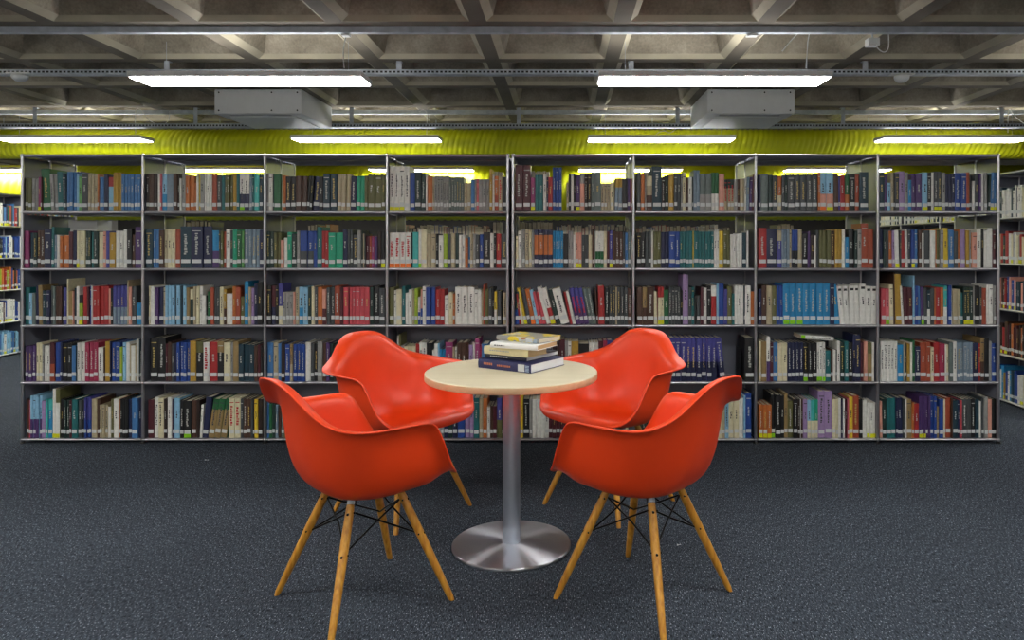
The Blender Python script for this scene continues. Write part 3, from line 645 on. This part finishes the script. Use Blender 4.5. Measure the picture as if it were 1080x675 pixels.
# stack of books
def tbook(loc, rz, L, W, T, cover, name_label, titles=(), pagec='dcdad4', sp=None, lab=True, edge=0.0):
    """spine along local x (0..L) at y=0 facing -y; block goes to +y; z up"""
    t = empty('book', loc, rz)
    cm = cover; c = .0022; b = MB()
    b.bbox(0, .003, 0, L, W, c, .0006); b.bbox(0, .003, T-c, L, W, T, .0006)
    n = 6
    prof = [(.003 - .003*math.sin(math.pi*k/n), T*k/n) for k in range(n+1)]
    vs = [(x, y, z) for x in (0, L) for y, z in prof]
    b.add(vs, [(k, k+1, n+2+k, n+1+k)[::-1] for k in range(n)], 0, True)
    vs2 = [(x, .0045, z) for x in (0, L) for y, z in prof]
    b.add(vs2, [(k, k+1, n+2+k, n+1+k) for k in range(n)], 0)
    for x, off in ((0, 0), (L, n+1)):
        b.add([(x, y, z) for y, z in prof]+[(x, .0045, T), (x, .0045, 0)], [tuple(range(n+3))], 0)
    b.build('cover', cm, t)
    b = MB(); b.box(.003, .0048, c+.0001, L-.003, W-.004, T-c-.0001); b.build('page_block', mat('paper_edges', pagec, .9, noise=.08, scale=400), t)
    if lab:
        b = MB(); b.box(L-.062, -.0008, T*.12, L-.03, .0015, T*.9); b.build('spine_label', BMATS[M_LAB], t)['label'] = 'white shelf-mark label'
        b = MB()
        for k in range(5): b.box(L-.026, -.0008, T*(.14+.15*k), L-.008, .0012, T*(.22+.15*k))
        b.build('barcode_label', mat('pale_blue_print', '9db2c8', .7), t)
    for (x0, x1, z0, z1, m) in titles:
        b = MB(); x = x0
        while x < x1:
            ww = random.uniform(.004, .011); b.box(x, -.0007, T*z0, min(x+ww, x1), .001, T*z1); x += ww+.003
        b.build('spine_print', m, t)
    tag(t, name_label, 'book', 'stack of books on the table')
    return t
m_navy = mat('navy_cloth_cover', '1c2052', .5, noise=.1, scale=80); m_dk = mat('dark_blue_cover', '20222e', .5)
m_cream = mat('cream_paper_cover', 'd8cfa0', .6, noise=.05, scale=40); m_white = mat('white_gloss_cover', 'dcdedc', .3)
def cover_art():
    m = bpy.data.materials.new('grey_and_yellow_cover'); m.use_nodes = True; nt = m.node_tree; bb = nt.nodes['Principled BSDF']
    tc = nt.nodes.new('ShaderNodeTexCoord'); n = nt.nodes.new('ShaderNodeTexNoise'); n.inputs['Scale'].default_value = 11
    r = nt.nodes.new('ShaderNodeValToRGB'); r.color_ramp.interpolation = 'CONSTANT'; e = r.color_ramp.elements
    e[0].color = srgb('8a8a86'); e[1].position = .5; e[1].color = srgb('d0b818'); x = e.new(.6); x.color = srgb('b8b8b0'); x = e.new(.68); x.color = srgb('a06a30')
    nt.links.new(tc.outputs['Object'], n.inputs['Vector']); nt.links.new(n.outputs['Fac'], r.inputs['Fac']); nt.links.new(r.outputs['Color'], bb.inputs['Base Color'])
    bb.inputs['Roughness'].default_value = .35; return m
m_art = cover_art()
orange_p = mat('orange_print', 'b86a40', .6); pale_p = BMATS[M_PL]; dark_p = BMATS[M_PD]
def place(cx, cy, ang, L):  # near (right) end of spine at cx,cy -> origin at left end
    a = math.radians(ang); return (cx - L*math.cos(a), cy - L*math.sin(a), 0), a
zz = TZ+.0003
for (px, d, ang, L, W, T, m, lab, ti, pc) in (
    (559.5, 2.863, -33, .268, .25, .036, m_navy, 'thick navy book at the bottom of the stack on the table', [(.03, .075, .45, .7, orange_p), (.10, .17, .4, .6, orange_p)], 'd4d6da'),
    (555, 2.925, -33, .215, .24, .018, m_dk, 'thin dark book second from the bottom of the table stack', [(.03, .12, .4, .7, pale_p)], 'cfd2d6'),
    (556.7, 2.913, -32, .225, .145, .032, m_cream, 'thick cream paperback in the middle of the table stack', [(.03, .13, .45, .6, pale_p)], 'c8b088'),
    (566.7, 2.883, -27, .223, .175, .021, m_white, 'white glossy paperback second from the top of the table stack', [(.02, .07, .4, .6, dark_p)], 'c0a074'),
    (567.8, 2.93, -35, .222, .16, .020, m_art, 'grey and yellow paperback on top of the table stack', [], 'd6ccb4')):
    p, a = place(XY(px, d), d, ang, L)
    tbook((p[0], p[1], zz), a, L, W, T, m, lab, ti, pc, lab=(T > .03 or T == .020) and m is not m_cream); zz += T+.0004
# ------------------------------------------------------------------ chairs
RIM = [(0,-.325,.797),(.06,-.324,.793),(.11,-.315,.779),(.155,-.295,.746),(.20,-.268,.705),(.24,-.245,.682),(.285,-.213,.665),(.312,-.160,.657),(.318,-.085,.654),(.316,0,.653),
       (.312,.06,.652),(.306,.10,.636),(.298,.13,.592),(.288,.16,.530),(.270,.19,.476),(.238,.225,.444),(.175,.252,.424),(.09,.262,.417),(0,.264,.414)]
BAS = [(0,-.155),(.045,-.154),(.085,-.148),(.115,-.137),(.14,-.12),(.158,-.10),(.172,-.075),(.182,-.045),(.188,-.01),(.192,.03),
       (.188,.065),(.184,.09),(.181,.11),(.178,.13),(.172,.155),(.158,.178),(.125,.195),(.07,.205),(0,.207)]
def cr_interp(P, t, closed=False):
    n = len(P)-1; i = min(int(t), n-1); f = t-i
    g = lambda k: Vector(P[max(0, min(n, k))])
    p0, p1, p2, p3 = g(i-1), g(i), g(i+1), g(i+2)
    if i == 0: p0 = Vector((-P[1][0],)+tuple(P[1][1:]))
    if i == n-1: p3 = Vector((-P[n-1][0],)+tuple(P[n-1][1:]))
    return .5*((2*p1)+(p2-p0)*f+(2*p0-5*p1+4*p2-p3)*f*f+(3*p1-p0-3*p2+p3)*f**3)
def bspline(C, m):
    # clamped cubic B-spline by de Boor
    n = len(C)-1; p = 3; U = [0]*(p+1)+[i for i in range(1, n-p+1)]+[n-p+1]*(p+1); out = []
    for s in range(m+1):
        u = (n-p+1)*s/m
        k = min(max(i for i in range(len(U)-1) if U[i] <= u and U[i] < U[-1] and U[i+1] > U[i]), n)
        d = [Vector(C[j+k-p]) for j in range(p+1)]
        for r in range(1, p+1):
            for j in range(p, r-1, -1):
                a = (u-U[j+k-p])/(U[j+1+k-r]-U[j+k-p]); d[j] = d[j-1]*(1-a)+d[j]*a
        out.append(d[p])
    return out
def make_shell(b):
    n = len(RIM)-1; per = 3; NR = 26
    half = []
    for s in range(n*per+1):
        t = s/per; P = cr_interp(RIM, t); B = cr_interp([(x, y, 0) for x, y in BAS], t)
        Z = .386; C0 = Vector((0, .01, Z))
        bx = Vector((B.x, B.y, 0)); dirn = Vector((P.x, P.y+.02, 0)); 
        if dirn.length > 0: dirn.normalize()
        fr = max(0, min(1, (P.y-.13)/.12)) if P.z < .56 else 0    # front edge weight
        wallh = P.z - Z
        k1 = Vector((B.x*.35, .01+(B.y-.01)*.35, Z)); k2 = Vector((B.x*.75, .01+(B.y-.01)*.75, Z+.006+.022*fr))
        ck = max(0, min(1, (B.y-.0)/.13))*min(1, B.x/.15)*(1-fr); k3 = Vector((B.x, B.y, Z+.018+.040*fr+.012*ck))
        sb = max(0, min(1, (-P.y-.08)/.14)); sb = sb*sb*(3-2*sb)
        lip = .036 + .032*sb
        A = Vector((P.x, P.y, 0)) - dirn*lip*(1-fr)
        def mix(f, z): return Vector((B.x+(A.x-B.x)*f, B.y+(A.y-B.y)*f, Z+wallh*z))
        w1 = mix(.46, .15); w2 = mix(.82, .42); w3 = mix(.98, .86); w4 = A + dirn*lip*.22 + Vector((0, 0, P.z-.003))
        if fr > 0:
            f1 = Vector((B.x*.97, B.y*.97+.008, Z+.060)); f2 = Vector((B.x+(P.x-B.x)*.35, B.y+(P.y-B.y)*.45, Z+.074)); f3 = Vector((B.x+(P.x-B.x)*.8, B.y+(P.y-B.y)*.9, Z+.064)); f4 = Vector((P.x, P.y+.001, P.z+.014))
            w1 = w1.lerp(f1, fr); w2 = w2.lerp(f2, fr); w3 = w3.lerp(f3, fr); w4 = w4.lerp(f4, fr)
        half.append([C0, k1, k2, k3, w1, w2, w3, w4, P])
    for _ in range(10):
        new = []
        for i in range(len(half)):
            L_ = half[i-1] if i else [Vector((-p.x, p.y, p.z)) for p in half[1]]
            R_ = half[i+1] if i+1 < len(half) else [Vector((-p.x, p.y, p.z)) for p in half[-2]]
            new.append([half[i][j] if j in (0, 8) else half[i][j]*.5+(L_[j]+R_[j])*.25 for j in range(9)])
        half = new
    half = [bspline(h, NR) for h in half]
    cols = half + [[Vector((-p.x, p.y, p.z)) for p in h] for h in half[1:-1][::-1]]
    m = len(cols); vs = [tuple(cols[0][0])]
    for k in range(1, NR+1): vs += [tuple(c[k]) for c in cols]
    fs = [(0, 1+i, 1+(i+1) % m) for i in range(m)]
    for k in range(NR-1):
        for i in range(m):
            a = 1+k*m+i; c = 1+k*m+(i+1) % m; fs.append((a, a+m, c+m, c))
    b.add(vs, fs, 0, True)
def make_chair():
    t = empty('armchair', (0, 0, 0))
    b = MB(); make_shell(b); o = b.build('seat_shell', shell_m, t)
    md = o.modifiers.new('thickness', 'SOLIDIFY'); md.thickness = .0065; md.offset = -1; md.use_rim = True; md.use_even_offset = False
    bv = o.modifiers.new('round', 'BEVEL'); bv.width = .0022; bv.segments = 2; bv.limit_method = 'ANGLE'; bv.angle_limit = math.radians(50)
    tops = []; feet = []
    for sx, sy in ((1, 1), (-1, 1), (-1, -1), (1, -1)):
        rt, rb = .13, .308; q = math.sqrt(.5)
        T = Vector((sx*rt*q, sy*rt*q, .366)); Ft = Vector((sx*rb*q, sy*rb*q, 0)); tops.append(T); feet.append(Ft)
        d = Ft-T; b = MB()
        pts = [(0, .0122), (.06, .0138), (.35, .0148), (.7, .0130), (.97, .0104), (1, .0092)]
        vs = []; N = 16; u = d.normalized().orthogonal().normalized(); w = d.normalized().cross(u)
        for f, r in pts:
            c = T+d*f
            for i in range(N):
                p = c + (u*math.cos(2*math.pi*i/N)+w*math.sin(2*math.pi*i/N))*r
                if f == 1: p.z = 0
                vs.append(p)
        b.add(vs, [(j*N+i, j*N+(i+1) % N, (j+1)*N+(i+1) % N, (j+1)*N+i)[::-1] for j in range(len(pts)-1) for i in range(N)], 0, True)
        b.add(vs[:N], [tuple(range(N))]); b.add(vs[-N:], [tuple(range(N))[::-1]])
        lg = b.build('leg', legwood, t)
        for f in (.06, .375):
            b = MB(); c = T+d*f; out = Vector((sx, sy, 0)).normalized(); side = Vector((-sy, sx, 0)).normalized()
            b.tube(c+out*.013, c+out*.0185, .0042, n=8)
            b.tube(c-side*.0185, c+side*.0185, .003, n=8)
            b.build('bolt', wire_m, lg)
        b = MB(); up = Vector((T.x*.80, T.y*.80, .376)); b.path([T+d*.02, T-d*.03, up], .0085, 10); b.build('leg_bracket', black, t)
        b = MB(); b.tube(T+d*-.004, T+d*-.05, .0125, .0115, 14); b.build('ferrule', galv, lg)
    for i in range(4):
        j = (i+1) % 4
        for (a, c) in ((i, j), (j, i)):
            A = tops[a]+(feet[a]-tops[a])*.06; Bp = tops[c]+(feet[c]-tops[c])*.375
            # wires end on the inner face of the legs
            k = .012; A = A - Vector((A.x, A.y, 0)).normalized()*k; Bp = Bp - Vector((Bp.x, Bp.y, 0)).normalized()*k
            mid = (A+Bp)/2 - Vector(((A+Bp).x, (A+Bp).y, 0)).normalized()*(.012 if a == i else .005)
            b = MB(); b.path([A, A.lerp(mid, .5), mid, mid.lerp(Bp, .5), Bp], .0032, 8); b.build('brace_wire', wire_m, t)
    # cross frame under the shell
    b = MB(); b.box(-.09, -.012, .364, .09, .012, .368); b.box(-.012, -.09, .3685, .012, .09, .3725)
    for sx in (1, -1):
        for sy in (1, -1): b.tube((sx*.074, sy*.074, .359), (sx*.074, sy*.074, .3775), .012, n=12)
    b.path([(-.075, -.075, .364), (0, 0, .361), (.075, .075, .364)], .005); b.path([(.075, -.075, .364), (0, 0, .3615), (-.075, .075, .364)], .005)
    b.build('seat_mount', black, t)
    return t
ch0 = make_chair()
CH = [(-.687, 2.50, 41.8, 'orange-red armchair at the front left of the table, its back to the camera'),
      (.284, 2.52, 140.0, 'orange-red armchair at the front right of the table, its back to the camera'),
      (-.737, 3.345, -38.0, 'orange-red armchair at the back left of the table, its seat facing the camera'),
      (.222, 3.42, -131.0, 'orange-red armchair at the back right of the table, its seat facing the camera')]
for i, (x, y, a, lab) in enumerate(CH):
    o = ch0 if i == 0 else dup(ch0)
    o.location = (x, y, 0); o.rotation_euler = (0, 0, math.radians(a-90)); tag(o, lab, 'chair', 'armchairs around the table')
# paper scraps on the carpet
def scrap(px, py, rz, s, label):
    d = F*EYE/(py-PY0); b = MB()
    vs = [(-s, -s*.3, .0005), (0, -s*.45, .004), (s, -s*.1, .001), (s*.8, s*.3, .003), (0, s*.1, .0015), (-s*.7, s*.35, .005)]
    b.add(vs, [(0, 1, 4, 5), (1, 2, 3, 4)]); b.add([(x, y, z-.0004) for x, y, z in vs], [(5, 4, 1, 0), (4, 3, 2, 1)])
    o = b.build('paper_scrap', BMATS[M_LAB], None, (XY(px, d), d, 0), (0, 0, rz)); tag(o, label, 'paper scrap')
scrap(716, 575, .4, .010, 'tiny curled white paper scrap on the carpet behind the front right chair')
scrap(218, 485.5, .1, .011, 'tiny white paper scrap on the carpet near the left bookshelf')
# ------------------------------------------------------------------ camera, world, colour
cam = bpy.data.cameras.new('camera'); co = bpy.data.objects.new('camera', cam); COL.objects.link(co)
co.location = (0, 0, EYE); co.rotation_euler = (math.radians(90), 0, 0)
cam.sensor_fit = 'HORIZONTAL'; cam.sensor_width = 36; cam.lens = F/1080*36
cam.shift_x = (540-PX0)/1080; cam.shift_y = -(337.5-PY0)/1080; cam.clip_start = .05
S.camera = co
w = bpy.data.worlds.new('world'); S.world = w; w.use_nodes = True
w.node_tree.nodes['Background'].inputs[0].default_value = (.5, .5, .5, 1); w.node_tree.nodes['Background'].inputs[1].default_value = .1
S.view_settings.view_transform = 'Standard'; S.view_settings.look = 'None'; S.view_settings.gamma = 1; S.view_settings.use_curve_mapping = False
S.view_settings.exposure = 0.0
